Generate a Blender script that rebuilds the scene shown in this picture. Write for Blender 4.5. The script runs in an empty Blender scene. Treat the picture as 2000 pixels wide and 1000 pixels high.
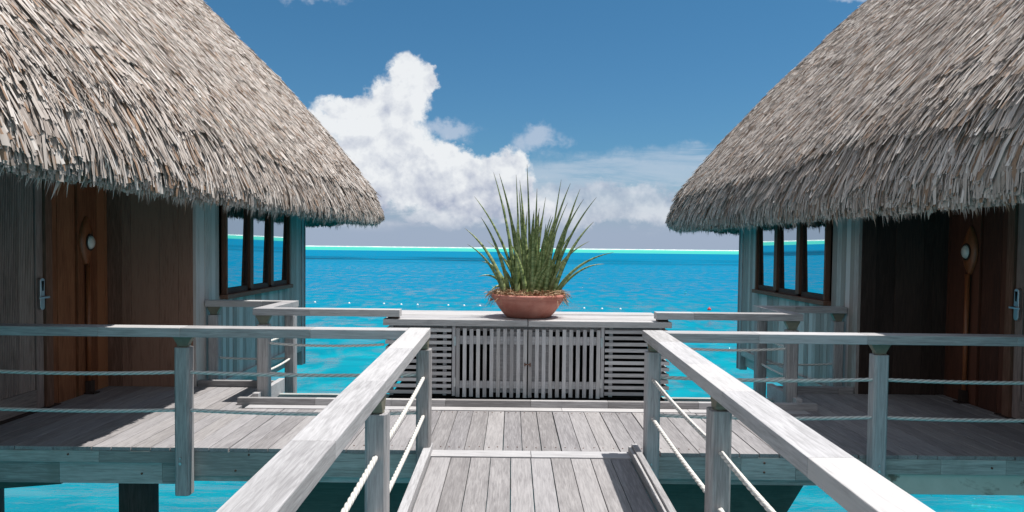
import bpy, math, random
import numpy as np
from mathutils import Vector, Matrix
random.seed(7); RNG = np.random.default_rng(11)
SC = bpy.context.scene
COL = SC.collection

# ------------------------------------------------------------------ camera
cd = bpy.data.cameras.new("camera"); cam = bpy.data.objects.new("camera", cd); COL.objects.link(cam)
SC.camera = cam
cd.sensor_width = 36; cd.lens = 25.2; cd.clip_start = 0.05; cd.clip_end = 20000
PITCH = math.radians(2.0); ROLL = math.radians(0.62)
cam.matrix_world = (Matrix.Translation((0, 0, 1.52)) @ Matrix.Rotation(math.radians(90) - PITCH, 4, 'X')
                    @ Matrix.Rotation(ROLL, 4, 'Z'))
cd.shift_y = 0.0160

# ------------------------------------------------------------------ light
SUN = Vector((0.325, 0.04, 1.0)).normalized()
elev = math.asin(SUN.z); azim = math.atan2(SUN.x, SUN.y)
sd = bpy.data.lights.new("sun", 'SUN'); sun = bpy.data.objects.new("sun", sd); COL.objects.link(sun)
sd.energy = 4.5; sd.angle = math.radians(0.5); sd.color = (1.0, 0.965, 0.92)
sun.rotation_euler = SUN.to_track_quat('Z', 'Y').to_euler()

SC.view_settings.view_transform = 'Standard'; SC.view_settings.look = 'None'
SC.view_settings.gamma = 1; SC.view_settings.use_curve_mapping = False
SC.view_settings.exposure = 0.36
SC.render.engine = 'CYCLES'
SC.cycles.max_bounces = 8; SC.cycles.diffuse_bounces = 4; SC.cycles.glossy_bounces = 4
SC.cycles.caustics_reflective = False; SC.cycles.caustics_refractive = False
SC.cycles.sample_clamp_indirect = 6

# ------------------------------------------------------------------ node helper
class G:
    def __init__(s, tree): s.t = tree; s.n = tree.nodes; s.l = tree.links
    def put(s, sock, v):
        if v is None: return
        if isinstance(v, bpy.types.NodeSocket): s.l.new(v, sock)
        else:
            try: sock.default_value = v
            except Exception:
                sock.default_value = (*v, 1.0) if len(v) == 3 else v[:3]
    def m(s, op, a, b=None, c=None, clamp=False):
        n = s.n.new('ShaderNodeMath'); n.operation = op; n.use_clamp = clamp
        for i, v in enumerate((a, b, c)): s.put(n.inputs[i], v)
        return n.outputs[0]
    def v(s, op, a, b=None, out=0):
        n = s.n.new('ShaderNodeVectorMath'); n.operation = op
        s.put(n.inputs[0], a)
        if b is not None: s.put(n.inputs[3 if op == 'SCALE' else 1], b)
        return n.outputs[out]
    def xyz(s, a, b, c):
        n = s.n.new('ShaderNodeCombineXYZ')
        for i, v in enumerate((a, b, c)): s.put(n.inputs[i], v)
        return n.outputs[0]
    def sep(s, a):
        n = s.n.new('ShaderNodeSeparateXYZ'); s.put(n.inputs[0], a); return n.outputs
    def noise(s, vec, scale, detail=4, rough=.5, dist=0.0, out=0):
        n = s.n.new('ShaderNodeTexNoise'); s.put(n.inputs['Vector'], vec); s.put(n.inputs['Scale'], scale)
        n.inputs['Detail'].default_value = detail; n.inputs['Roughness'].default_value = rough
        n.inputs['Distortion'].default_value = dist
        return n.outputs[out]
    def ss(s, x, a, b, lo=0.0, hi=1.0):
        n = s.n.new('ShaderNodeMapRange'); n.interpolation_type = 'SMOOTHSTEP'
        for i, v in enumerate((x, a, b, lo, hi)): s.put(n.inputs[i], v)
        return n.outputs[0]
    def mix(s, f, a, b, mode='MIX'):
        n = s.n.new('ShaderNodeMix'); n.data_type = 'RGBA'; n.blend_type = mode
        s.put(n.inputs[0], f); s.put(n.inputs[6], a); s.put(n.inputs[7], b)
        return n.outputs[2]
    def attr(s, name, out=2):
        n = s.n.new('ShaderNodeAttribute'); n.attribute_name = name; return n.outputs[out]
    def bump(s, h, strength, dist, normal=None):
        n = s.n.new('ShaderNodeBump'); s.put(n.inputs['Height'], h); s.put(n.inputs['Strength'], strength)
        s.put(n.inputs['Distance'], dist)
        if normal is not None: s.put(n.inputs['Normal'], normal)
        return n.outputs[0]

# ------------------------------------------------------------------ world: sky with clouds
w = bpy.data.worlds.new("World"); SC.world = w; w.use_nodes = True
g = G(w.node_tree); g.n.clear()
sky = g.n.new('ShaderNodeTexSky'); sky.sky_type = 'NISHITA'; sky.sun_disc = False
sky.sun_elevation = elev; sky.sun_rotation = azim; sky.air_density = 1.0; sky.dust_density = 0.4; sky.ozone_density = 2.0
STR = 0.10
tc = g.n.new('ShaderNodeTexCoord').outputs['Generated']
X, Y, Z = g.sep(tc)
ay = g.m('MAXIMUM', g.m('ABSOLUTE', Y), 0.12)
U = g.m('MULTIPLY', g.m('DIVIDE', X, ay), 14.0)      # about one unit per four degrees
V = g.m('MULTIPLY', g.m('DIVIDE', Z, ay), 14.0)
P = g.xyz(U, V, g.m('GREATER_THAN', Y, 0.0))
wob = g.v('SUBTRACT', g.noise(P, 1.1, 7, .62, out=1), (.5, .5, .5))
Pw = g.v('ADD', P, g.v('MULTIPLY', wob, (1.15, .95, 0)))
def field(blobs, pw=None):
    F = None
    for cx, cy, rx, ry in blobs:
        q = g.v('MULTIPLY', g.v('SUBTRACT', pw or Pw, (cx, cy, 1.0)), (1/rx, 1/ry, 0))
        f = g.m('SUBTRACT', 1.0, g.v('LENGTH', q, out=1))
        F = f if F is None else g.m('SMOOTH_MAX', F, f, .25)
    return F
big = [(-2.10, 3.30, .55, .55), (-1.75, 3.30, .32, .35), (-2.25, 2.7, .75, .75), (-3.1, 2.55, .95, .42), (-3.9, 2.25, .9, .32), (-2.5, 1.9, 1.3, .75),
       (-1.35, 1.75, .95, .38), (-.85, 1.65, .55, .30), (-1.2, 1.2, 1.5, .65), (-.1, 1.55, .50, .55), (-.05, 1.15, .75, .45),
       (-2.6, 1.2, 1.7, .65), (-4.4, 1.6, 1.3, .9), (-.3, .8, 1.4, .35)]
Fb = field(big)
n2 = g.noise(P, 3.2, 8, .6)
puffy = g.m('MULTIPLY', g.m('SUBTRACT', n2, .5), .55)
dens = g.ss(g.m('ADD', Fb, puffy), .03, .32)
# relief: the same billow noise looked at a step towards the sun
def billow(p):
    return g.m('ADD', g.noise(p, 1.5, 6, .55, .3), g.m('MULTIPLY', g.noise(p, 4.5, 5, .55, .2), .40))
rel = g.m('SUBTRACT', billow(P), billow(g.v('ADD', P, (.20, .26, 0))))
rel = g.m('MULTIPLY', rel, 1.9)
lum = g.m('ADD', g.ss(V, .3, 2.0, .32, .92), rel, clamp=True)
ccol = g.mix(lum, (.30, .34, .44), (.66, .68, .70))
# low bank and scattered puffs
P3 = g.v('MULTIPLY', P, (.55, 1.7, 1))
n3 = g.noise(P3, 1.3, 8, .58, .4)
low = g.m('MULTIPLY', g.ss(n3, .46, .62), g.m('MULTIPLY', g.ss(V, 1.5, .75), g.ss(V, .12, .45)))
lowb = field([(1.9, .95, 1.7, .45), (2.9, .80, 1.7, .45), (.6, .9, 1.3, .45), (4.3, .75, 1.5, .30), (5.6, .9, 1.4, .5), (1.5, .62, .8, .22), (-3.3, .6, .8, .22), (-1.5, .55, .8, .2), (-6, 1, 1.6, .6)])
lowc = g.ss(g.m('ADD', lowb, g.m('MULTIPLY', g.m('SUBTRACT', n2, .5), .8)), .0, .42)
# thin veils
Pv = g.v('MULTIPLY', P, (.32, 2.2, 1))
nv = g.noise(Pv, 1.2, 7, .62, .5)
veil = g.m('MULTIPLY', g.ss(field([(1.9, 1.42, 2.4, .42), (4.2, 1.7, 2.2, .35), (6.5, 2.2, 2.0, .5)]), -.15, .5), g.ss(nv, .30, .62))
bits = g.m('MULTIPLY', g.ss(g.m('ADD', field([(.45, 2.05, .62, .32), (-1.25, 2.3, .7, .28), (-3.9, 4.95, .9, .35), (6.6, 4.95, .9, .22), (10, 4, 2, .6), (-10, 3, 2, .7)]),
                               g.m('MULTIPLY', g.m('SUBTRACT', n2, .5), 1.1)), .08, .75), .62)
high = g.m('MULTIPLY', g.ss(V, 7, 10), g.ss(g.noise(P, .35, 8, .6), .44, .64))  # overhead cloud out of view, shaped to raise the ambient light
# blue of the sky
blue = g.mix(1.0, g.v('SCALE', sky.outputs[0], STR), (.27, .565, .68), 'MULTIPLY')
blue = g.mix(g.ss(V, .0, 6.0), g.mix(1.0, blue, (1.12, .92, .98), 'MULTIPLY'), blue)
c = g.mix(g.m('MULTIPLY', veil, .62), blue, (.44, .50, .58))
c = g.mix(bits, c, (.46, .51, .60))
c = g.mix(g.m('MULTIPLY', high, .75), c, (.66, .69, .73))
c = g.mix(g.m('MULTIPLY', g.m('MULTIPLY', g.ss(V, 1.5, .22), .94), 1.0), c, (.28, .335, .44))
c = g.mix(g.m('MULTIPLY', dens, g.ss(V, .15, .7)), c, ccol)
lowcol = g.mix(g.m('ADD', .55, g.m('MULTIPLY', rel, 1.2), clamp=True), (.33, .37, .46), (.62, .635, .67))
c = g.mix(g.m('MULTIPLY', g.m('MAXIMUM', g.m('MULTIPLY', low, .55), g.m('MULTIPLY', lowc, .68)), g.ss(V, .2, .5)), c, lowcol)
# unseen bright cloud added behind the camera as fill for faces turned towards it
fill_bank = g.m('MULTIPLY', g.ss(Y, .10, -.35), g.m('MULTIPLY', g.ss(Z, -.02, .06), g.ss(g.noise(tc, 2.2, 6, .55), .30, .52, .35, 1.0)))
c = g.mix(fill_bank, c, (.52, .55, .60))
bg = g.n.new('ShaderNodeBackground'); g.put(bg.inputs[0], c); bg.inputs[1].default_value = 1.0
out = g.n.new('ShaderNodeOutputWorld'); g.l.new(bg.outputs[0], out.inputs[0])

# ------------------------------------------------------------------ materials
def newmat(name):
    m = bpy.data.materials.new(name); m.use_nodes = True
    gg = G(m.node_tree); gg.n.clear()
    o = gg.n.new('ShaderNodeOutputMaterial'); b = gg.n.new('ShaderNodeBsdfPrincipled')
    gg.l.new(b.outputs[0], o.inputs[0])
    return m, gg, b
def wood(name, dark, light, axis, rough=.75, fine=1.0, stain=None, amt=.35):
    """weathered planks: grain runs along axis, each board keeps its own tone"""
    m, q, b = newmat(name)
    tint = q.attr('tint')
    co = q.n.new('ShaderNodeTexCoord').outputs['Object']
    off = q.xyz(q.m('MULTIPLY', tint, 37.0), q.m('MULTIPLY', tint, 91.0), q.m('MULTIPLY', tint, 53.0))
    co = q.v('ADD', co, off)
    st = [1, 1, 1]; st['xyz'.index(axis)] = .06
    cs = q.v('MULTIPLY', co, tuple(st))
    grain = q.noise(cs, 90 * fine, 5, .65, .6)
    st2 = [1, 1, 1]; st2['xyz'.index(axis)] = .16
    blot = q.noise(q.v('MULTIPLY', co, tuple(st2)), 7 * fine, 5, .6, 1.2)
    f = q.m('ADD', q.m('MULTIPLY', grain, .85), q.m('MULTIPLY', blot, .45))
    f = q.m('ADD', f, q.m('MULTIPLY', q.m('SUBTRACT', tint, .5), amt))
    f = q.ss(f, .35, .95)
    c = q.mix(f, dark, light)
    if stain:
        big = q.noise(co, 2.2, 5, .6, .5)
        c = q.mix(q.m('MULTIPLY', q.ss(big, .48, .72), .55), c, stain)
    # warm / cool drift between boards
    c = q.mix(q.m('MULTIPLY', q.m('FRACT', q.m('MULTIPLY', tint, 7.31)), .35), c, q.mix(1.0, c, (.93, .97, 1.06), 'MULTIPLY'))
    knots = q.ss(q.noise(co, 14, 2, .5), .80, .86)
    c = q.mix(q.m('MULTIPLY', knots, .5), c, (.12, .10, .09))
    q.put(b.inputs['Base Color'], c); b.inputs['Roughness'].default_value = rough
    b.inputs['Specular IOR Level'].default_value = .3
    q.put(b.inputs['Normal'], q.bump(q.m('ADD', grain, q.m('MULTIPLY', blot, .5)), .35, .004))
    return m
GD, GL = (.22, .208, .205), (.50, .485, .48)
M = {}
for a in 'xyz':
    M['grey_' + a] = wood('weathered_wood_' + a, GD, GL, a)
    M['deck_' + a] = wood('deck_wood_' + a, (.18, .168, .168), (.38, .36, .355), a, amt=.22)
    M['beam_' + a] = wood('beam_wood_' + a, (.24, .245, .23), (.54, .56, .53), a, stain=(.20, .22, .19))
    M['brown_' + a] = wood('brown_wood_' + a, (.125, .062, .040), (.33, .185, .13), a, amt=.7)
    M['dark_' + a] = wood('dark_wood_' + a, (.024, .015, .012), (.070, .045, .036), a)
for a in 'xz': M['slat_' + a] = wood('slat_wood_' + a, (.33, .318, .315), (.60, .585, .58), a, amt=.5)
M['orange_z'] = wood('red_cedar', (.15, .050, .022), (.36, .15, .07), 'z', amt=.6)
M['panel_z'] = wood('silvered_cladding', (.30, .26, .235), (.60, .55, .52), 'z', amt=.8)
M['ribbed_z'] = wood('door_wood', (.15, .108, .095), (.38, .30, .265), 'z', amt=.5)
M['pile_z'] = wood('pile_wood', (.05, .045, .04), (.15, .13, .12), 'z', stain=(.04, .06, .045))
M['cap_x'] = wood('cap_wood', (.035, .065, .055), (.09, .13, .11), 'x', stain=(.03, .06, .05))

def simple(name, col, rough=.6, metal=0.0, var=.2, scale=30, bumpd=0.0, spec=.5):
    m, q, b = newmat(name)
    co = q.n.new('ShaderNodeTexCoord').outputs['Object']
    n = q.noise(co, scale, 5, .6)
    c = q.mix(n, tuple(x * (1 - var) for x in col), tuple(min(1, x * (1 + var)) for x in col))
    q.put(b.inputs['Base Color'], c); b.inputs['Roughness'].default_value = rough
    b.inputs['Metallic'].default_value = metal; b.inputs['Specular IOR Level'].default_value = spec
    if bumpd: q.put(b.inputs['Normal'], q.bump(n, .5, bumpd))
    return m
M['bracket'] = simple('bronze_bracket', (.20, .19, .14), .55, .2, .3, 25)
M['steel'] = simple('brushed_steel', (.62, .63, .65), .28, 1.0, .08, 60)
M['rust'] = simple('rusty_iron', (.16, .085, .06), .8, .2, .4, 60)
M['bolt'] = simple('bolt_metal', (.5, .5, .5), .35, .9, .2, 60)
M['rope'] = simple('white_rope', (.78, .76, .72), .9, 0, .22, 260, .001, .2)
m, q, b = newmat('twisted_rope'); t_ = q.attr('tint')
nz = q.noise(q.n.new('ShaderNodeTexCoord').outputs['Object'], 40, 4, .6)
q.put(b.inputs['Base Color'], q.mix(t_, (.30, .285, .26), q.mix(nz, (.60, .58, .54), (.80, .78, .74)))); b.inputs['Roughness'].default_value = .9
M['rope'] = m
M['black'] = simple('plain_black', (.010, .010, .010), .9, 0, .2, 20, 0, .1)
M['soffit'] = simple('dark_soffit', (.030, .022, .016), .95, 0, .5, 9, .01, .1)
M['conc'] = None
m, q, b = newmat('painted_concrete')
co = q.n.new('ShaderNodeTexCoord').outputs['Object']
n = q.noise(co, 9, 6, .6); n_ = q.noise(co, 3.0, 5, .6, .6)
c = q.mix(n, (.50, .52, .45), (.66, .67, .60)); c = q.mix(q.ss(n_, .60, .70), c, (.20, .17, .13))
q.put(b.inputs['Base Color'], c); b.inputs['Roughness'].default_value = .8
q.put(b.inputs['Normal'], q.bump(n, .4, .01)); M['conc'] = m
# terracotta with a pale bloom
m, q, b = newmat('terracotta')
co = q.n.new('ShaderNodeTexCoord').outputs['Object']
n = q.noise(co, 5, 6, .62, .4); n2_ = q.noise(co, 60, 4, .6)
c = q.mix(q.ss(n, .3, .75), (.40, .125, .088), (.54, .235, .18))
c = q.mix(q.m('MULTIPLY', q.ss(n2_, .6, .75), .4), c, (.26, .09, .06))
q.put(b.inputs['Base Color'], c); b.inputs['Roughness'].default_value = .7
q.put(b.inputs['Normal'], q.bump(n2_, .2, .002)); M['terra'] = m
# leaf: cross banding in two greens
m, q, b = newmat('banded_leaf')
uvn = q.attr('tint'); lv = q.attr('along')
co = q.n.new('ShaderNodeTexCoord').outputs['Object']
band = q.noise(q.xyz(q.m('MULTIPLY', uvn, 50.0), q.m('MULTIPLY', lv, 26.0), 0.0), 1.0, 3, .6)
c = q.mix(q.ss(band, .38, .62), (.11, .16, .05), (.30, .36, .15))
c = q.mix(q.m('MULTIPLY', q.ss(q.m('FRACT', q.m('MULTIPLY', uvn, 3.7)), .72, 1.0), .55), c, (.30, .31, .15))
c = q.mix(q.ss(lv, .93, 1.0), c, (.16, .11, .06))
q.put(b.inputs['Base Color'], c); b.inputs['Roughness'].default_value = .45; M['leaf'] = m
# straw
def strawmat(name, a, bcol, cc, dk):
    m, q, b = newmat(name)
    t = q.attr('tint'); al = q.attr('along')
    co = q.n.new('ShaderNodeTexCoord').outputs['Object']
    c = q.mix(q.ss(t, .0, .55), a, bcol)
    c = q.mix(q.ss(t, .62, .98), c, cc)
    f = q.m('FRACT', q.m('MULTIPLY', t, 13.7))
    c = q.mix(q.ss(f, .80, .92), c, dk)
    n = q.noise(q.xyz(q.m('MULTIPLY', t, 70), q.m('MULTIPLY', al, 2.2), 0), 1.0, 3, .6)
    c = q.mix(q.ss(n, .35, .75, 0, .45), c, q.mix(1.0, c, (.55, .52, .50), 'MULTIPLY'))
    q.put(b.inputs['Base Color'], c); b.inputs['Roughness'].default_value = .62
    b.inputs['Specular IOR Level'].default_value = .35
    return m
M['straw'] = strawmat('thatch_straw', (.25, .205, .175), (.49, .430, .385), (.66, .605, .56), (.29, .185, .12))
M['dry'] = strawmat('dry_stems', (.22, .12, .06), (.42, .26, .14), (.5, .38, .26), (.30, .14, .07))
# glass that mirrors the lagoon
m, q, b = newmat('mirror_glass'); b.inputs['Base Color'].default_value = (.66, .72, .74, 1)
b.inputs['Metallic'].default_value = 1.0; b.inputs['Roughness'].default_value = .015; M['glass'] = m
m, q, b = newmat('lamp_glass'); b.inputs['Base Color'].default_value = (.75, .74, .68, 1)
b.inputs['Roughness'].default_value = .08; b.inputs['Coat Weight'].default_value = 1.0; M['lampglass'] = m
M['white'] = simple('white_float', (.85, .85, .83), .5, 0, .05, 10)
M['red'] = simple('red_float', (.65, .06, .05), .5, 0, .1, 10)

# ------------------------------------------------------------------ mesh builder
RAMP = False      # the footbridge climbs slightly towards the deck
def ramp(y): return .025 * min(0.0, y - 5.15) if RAMP else 0.0
class MB:
    def __init__(s, mir=None): s.v = []; s.f = []; s.t = []; s.mir = mir
    def quadmesh(s, vs, fs, tint):
        k = len(s.v)
        if s.mir is not None:
            vs = [(s.mir - x, y, z) for x, y, z in vs]; fs = [tuple(reversed(f)) for f in fs]
        s.v += [tuple(v) for v in vs]; s.f += [tuple(i + k for i in f) for f in fs]; s.t += [tint] * len(vs)
    def box(s, x0, x1, y0, y1, z0, z1, tint=None):
        if x0 > x1: x0, x1 = x1, x0
        vs = [(x, y, z) for z in (z0, z1) for y in (y0, y1) for x in (x0, x1)]
        fs = [(0, 2, 3, 1), (4, 5, 7, 6), (0, 1, 5, 4), (2, 6, 7, 3), (0, 4, 6, 2), (1, 3, 7, 5)]
        s.quadmesh(vs, fs, random.random() if tint is None else tint)
    def prism(s, pts, a, b_, axis='y', tint=None):
        """polygon (two coordinates, the axis left out) pushed from a to b_"""
        def mk(p, h):
            if axis == 'y': return (p[0], h, p[1])
            if axis == 'x': return (h, p[0], p[1])
            return (p[0], p[1], h)
        n = len(pts)
        vs = [mk(p, a) for p in pts] + [mk(p, b_) for p in pts]
        fs = [tuple(range(n)), tuple(reversed(range(n, 2 * n)))] + [(i, n + i, n + (i + 1) % n, (i + 1) % n) for i in range(n)]
        s.quadmesh(vs, fs, random.random() if tint is None else tint)
    def cyl(s, p, q_, r, n=16, r2=None, tint=.5, capped=True):
        p = Vector(p); q_ = Vector(q_); d = (q_ - p).normalized()
        u = d.orthogonal().normalized(); w_ = d.cross(u); r2 = r if r2 is None else r2
        vs = []
        for c_, rr in ((p, r), (q_, r2)):
            for i in range(n):
                a = 2 * math.pi * i / n; vs.append(tuple(c_ + (u * math.cos(a) + w_ * math.sin(a)) * rr))
        fs = [(i, (i + 1) % n, n + (i + 1) % n, n + i) for i in range(n)]
        if capped: fs += [tuple(reversed(range(n))), tuple(range(n, 2 * n))]
        s.quadmesh(vs, fs, tint)
    def lathe(s, prof, c=(0, 0, 0), n=48, tint=.5, axis='z', sc=(1, 1, 1)):
        vs = []
        for r, h in prof:
            for i in range(n):
                a = 2 * math.pi * i / n
                p = (r * math.cos(a), r * math.sin(a), h)
                if axis == 'x': p = (p[2], p[0], p[1])
                vs.append((c[0] + p[0] * sc[0], c[1] + p[1] * sc[1], c[2] + p[2] * sc[2]))
        fs = []
        for j in range(len(prof) - 1):
            for i in range(n):
                a0 = j * n + i; a1 = j * n + (i + 1) % n
                fs.append((a0, a1, a1 + n, a0 + n))
        s.quadmesh(vs, fs, tint)
    def build(s, name, mat, parent=None, bevel=0.0, smooth=False):
        me = bpy.data.meshes.new(name)
        o = bpy.data.objects.new(name, me); COL.objects.link(o)
        off = Vector(parent['_base']) if parent is not None and '_base' in parent else Vector((0, 0, 0))
        if parent is not None: o['_base'] = tuple(off)
        me.from_pydata([(x - off.x, y - off.y, z - off.z + ramp(y)) for x, y, z in s.v], [], s.f)
        at = me.attributes.new('tint', 'FLOAT', 'POINT'); at.data.foreach_set('value', np.array(s.t, dtype=np.float32))
        me.materials.append(mat)
        if smooth:
            me.polygons.foreach_set('use_smooth', [True] * len(me.polygons))
        me.update()
        if bevel:
            md = o.modifiers.new('edge', 'BEVEL'); md.width = bevel; md.segments = 2; md.limit_method = 'ANGLE'
            md.harden_normals = False
        if parent is not None: o.parent = parent
        return o
def np_mesh(name, V_, F_, tint, along, mat, parent):
    """big quad mesh straight from arrays"""
    off = np.array(parent['_base'] if parent is not None else (0, 0, 0))
    me = bpy.data.meshes.new(name); nv, nf = len(V_), len(F_)
    me.vertices.add(nv); me.vertices.foreach_set('co', (V_ - off).astype(np.float32).ravel())
    me.loops.add(nf * 4); me.loops.foreach_set('vertex_index', F_.astype(np.int32).ravel())
    me.polygons.add(nf); me.polygons.foreach_set('loop_start', np.arange(nf, dtype=np.int32) * 4)
    me.update(calc_edges=True)
    for nm, arr in (('tint', tint), ('along', along)):
        a = me.attributes.new(nm, 'FLOAT', 'POINT'); a.data.foreach_set('value', arr.astype(np.float32))
    me.materials.append(mat)
    o = bpy.data.objects.new(name, me); COL.objects.link(o)
    if parent is not None: o.parent = parent; o['_base'] = tuple(parent['_base'])
    return o
def tag(o, label=None, cat=None, group=None, kind=None):
    for k, v_ in (('label', label), ('category', cat), ('group', group), ('kind', kind)):
        if v_: o[k] = v_
    return o
def thing(name, loc, label=None, cat=None, group=None, kind=None):
    o = bpy.data.objects.new(name, None); COL.objects.link(o); o.location = loc; o['_base'] = tuple(loc)
    o.empty_display_size = .1
    return tag(o, label, cat, group, kind)
R = random.uniform

# ------------------------------------------------------------------ water
WZ = -4.3
m, q, b = newmat('lagoon_water')
geo = q.n.new('ShaderNodeNewGeometry').outputs['Position']
gx, gy, gz = q.sep(geo)
pn = q.noise(q.v('MULTIPLY', geo, (.004, .012, 0)), 1.0, 5, .6)
yy = q.m('ADD', gy, q.m('MULTIPLY', q.m('SUBTRACT', pn, .5), 60))
far = q.ss(gy, 12, 110)
near_c = q.mix(q.ss(q.noise(q.v('MULTIPLY', geo, (.35, .6, 0)), 1.0, 5, .6, .8), .35, .7), (.000, .180, .240), (.001, .270, .330))
far = q.ss(gy, 20, 110)
c = q.mix(far, near_c, (.000, .168, .298))
c = q.mix(q.ss(gy, 120, 500), c, (.000, .162, .288))
# dark coral patches far out
pat = q.noise(q.v('MULTIPLY', geo, (.008, .030, 0)), 1.0, 4, .6, .4)
zone = q.m('MULTIPLY', q.ss(gy, 240, 280), q.ss(gy, 430, 350))
zx = q.ss(gx, 25, -30, .45, 1)
c = q.mix(q.m('MULTIPLY', q.m('MULTIPLY', q.ss(pat, .40, .53), zone), q.m('MULTIPLY', zx, .9)), c, (.0, .06, .115))
# shallow sand flat inside the reef
flat = q.ss(yy, 860, 960)
c = q.mix(flat, c, q.mix(q.ss(q.noise(q.v('MULTIPLY', geo, (.001, .004, 0)), 1, 4, .6), .35, .65), (.03, .36, .30), (.09, .47, .385)))
foam = q.m('MULTIPLY', q.ss(yy, 2900, 3300), q.ss(q.noise(q.v('MULTIPLY', geo, (.004, .0012, 0)), 1, 5, .65), .40, .55))
c = q.mix(foam, c, (.5, .52, .52))
q.put(b.inputs['Base Color'], c); b.inputs['Roughness'].default_value = 1.0; b.inputs['Specular IOR Level'].default_value = 0.0
w1 = q.noise(q.v('MULTIPLY', geo, (.36, 1.0, 0)), 1.0, 4, .55, .6)
w2 = q.noise(q.v('MULTIPLY', geo, (1.5, 3.4, 0)), 1.0, 4, .6, .5)
w3 = q.noise(q.v('MULTIPLY', geo, (.065, .26, 0)), 1.0, 3, .5, .2)
h = q.m('ADD', q.m('ADD', q.m('MULTIPLY', w1, .42), q.m('MULTIPLY', w2, .10)), q.m('MULTIPLY', w3, .9))
gust = q.ss(q.noise(q.v('MULTIPLY', geo, (.02, .06, 0)), 1.0, 3, .5), .38, .62, .45, 1.0)
calm = q.ss(gy, 150, 240, 1.0, .12)
# facets of the chop, as slopes
f1 = q.v('SUBTRACT', q.noise(q.v('MULTIPLY', geo, (.75, .40, 0)), 1.0, 3, .6, .5, out=1), (.5, .5, .5))
f2 = q.v('SUBTRACT', q.noise(q.v('MULTIPLY', geo, (.13, .07, 0)), 1.0, 3, .6, .4, out=1), (.5, .5, .5))
fs_ = q.v('ADD', q.v('SCALE', f1, .75), q.v('SCALE', f2, .55))
fs_ = q.v('MULTIPLY', q.v('SCALE', fs_, q.m('MULTIPLY', q.ss(gy, 20, 60, .25, 1.0), q.m('MULTIPLY', gust, q.ss(gy, 200, 320, 1.0, .25)))), (1, 1, 0))
fn_ = q.v('NORMALIZE', q.v('ADD', fs_, (0, 0, 1)))
nrm_ = q.bump(q.m('MULTIPLY', h, q.m('MULTIPLY', gust, calm)), 1.0, 1.0, fn_)
fr = q.n.new('ShaderNodeFresnel'); fr.inputs['IOR'].default_value = 1.33; q.put(fr.inputs['Normal'], nrm_)
gls = q.n.new('ShaderNodeBsdfGlossy'); gls.inputs['Roughness'].default_value = .05; q.put(gls.inputs['Normal'], nrm_)
mx_ = q.n.new('ShaderNodeMixShader')
# a ruffled surface never mirrors fully at grazing angles
ruf = q.noise(q.v('MULTIPLY', geo, (.60, .30, 0)), 1.0, 3, .6, .5); ruf2 = q.noise(q.v('MULTIPLY', geo, (.03, .13, 0)), 1.0, 4, .6, .3)
ruf = q.m('MULTIPLY', q.ss(ruf, .44, .64, .2, 3.0), q.ss(ruf2, .35, .62, .45, 1.15))
cap = q.m('MULTIPLY', q.m('ADD', q.ss(gy, 45, 260, .24, .13), q.ss(gy, 32, 24, 0, .14)), q.mix(q.ss(gy, 14, 30), (1, 1, 1), q.xyz(ruf, ruf, ruf)))
cap = q.m('MULTIPLY', cap, q.ss(gy, 150, 330, 1.0, .35))
q.put(mx_.inputs[0], q.m('MINIMUM', fr.outputs[0], cap)); q.l.new(b.outputs[0], mx_.inputs[1]); q.l.new(gls.outputs[0], mx_.inputs[2])
q.l.new(mx_.outputs[0], [n_ for n_ in q.n if n_.type == 'OUTPUT_MATERIAL'][0].inputs[0])
M['water'] = m
me = bpy.data.meshes.new('lagoon_water')
S_ = 12000; D_ = 12
vs = [(x, y, z) for z in (WZ - D_, WZ) for y in (-400, S_) for x in (-S_, S_)]
fs = [(0, 2, 3, 1), (4, 5, 7, 6), (0, 1, 5, 4), (2, 6, 7, 3), (0, 4, 6, 2), (1, 3, 7, 5)]
me.from_pydata(vs, [], fs); me.materials.append(m)
wo = bpy.data.objects.new('water', me); COL.objects.link(wo); tag(wo, 'clear turquoise lagoon reaching to the reef', 'water', kind='structure')
# surf breaking on the reef
sb = MB()
xs = np.linspace(-4200, 4200, 700); hh = .6 + 2.8 * RNG.random(700) ** 2
for i in range(699):
    y0 = 3600 + 60 * math.sin(xs[i] / 300); h0, h1 = hh[i], hh[i + 1]
    sb.quadmesh([(xs[i], y0, WZ), (xs[i+1], y0, WZ), (xs[i+1], y0 + 4, WZ + h1), (xs[i], y0 + 4, WZ + h0), (xs[i], y0 + 14, WZ), (xs[i+1], y0 + 14, WZ)],
                [(0, 1, 2, 3), (3, 2, 5, 4)], .5)
so = sb.build('surf', simple('surf_foam', (.8, .82, .82), .8, 0, .1, .05)); tag(so, 'thin white line of surf breaking on the far reef', 'surf', kind='stuff')

# floats on the swimming line
def at(px, py, zz=WZ):
    Y_ = 1400 * (1.52 - zz) / (py - (483 + (px - 1000) * .0111)); return ((px - 1000) / 1400 * Y_, Y_, zz)
FL = [(615, 591), (682, 593), (750, 594), (784, 595.5), (816, 596), (876, 597), (907, 597.5), (938, 598), (1142, 603), (1177, 604), (1213, 604.5)]
for i, (px, py) in enumerate(FL):
    p = at(px, py); fb = MB()
    fb.lathe([(0.001, -.08), (.08, -.06), (.11, .02), (.08, .10), (.03, .13), (.026, .15), (.001, .152)], (p[0], p[1], p[2]), 14)
    o = fb.build('float', M['white'], smooth=True)
    tag(o, 'small white float on the swimming line out in the lagoon', 'float', 'white floats strung across the lagoon')
p = at(1387, 606); fb = MB()
fb.lathe([(0.001, -.08), (.14, -.06), (.19, .05), (.15, .17), (.05, .24), (.04, .30), (.001, .302)], p, 16)
tag(fb.build('buoy', M['red'], smooth=True), 'red buoy just above the right back handrail', 'buoy')

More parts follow.
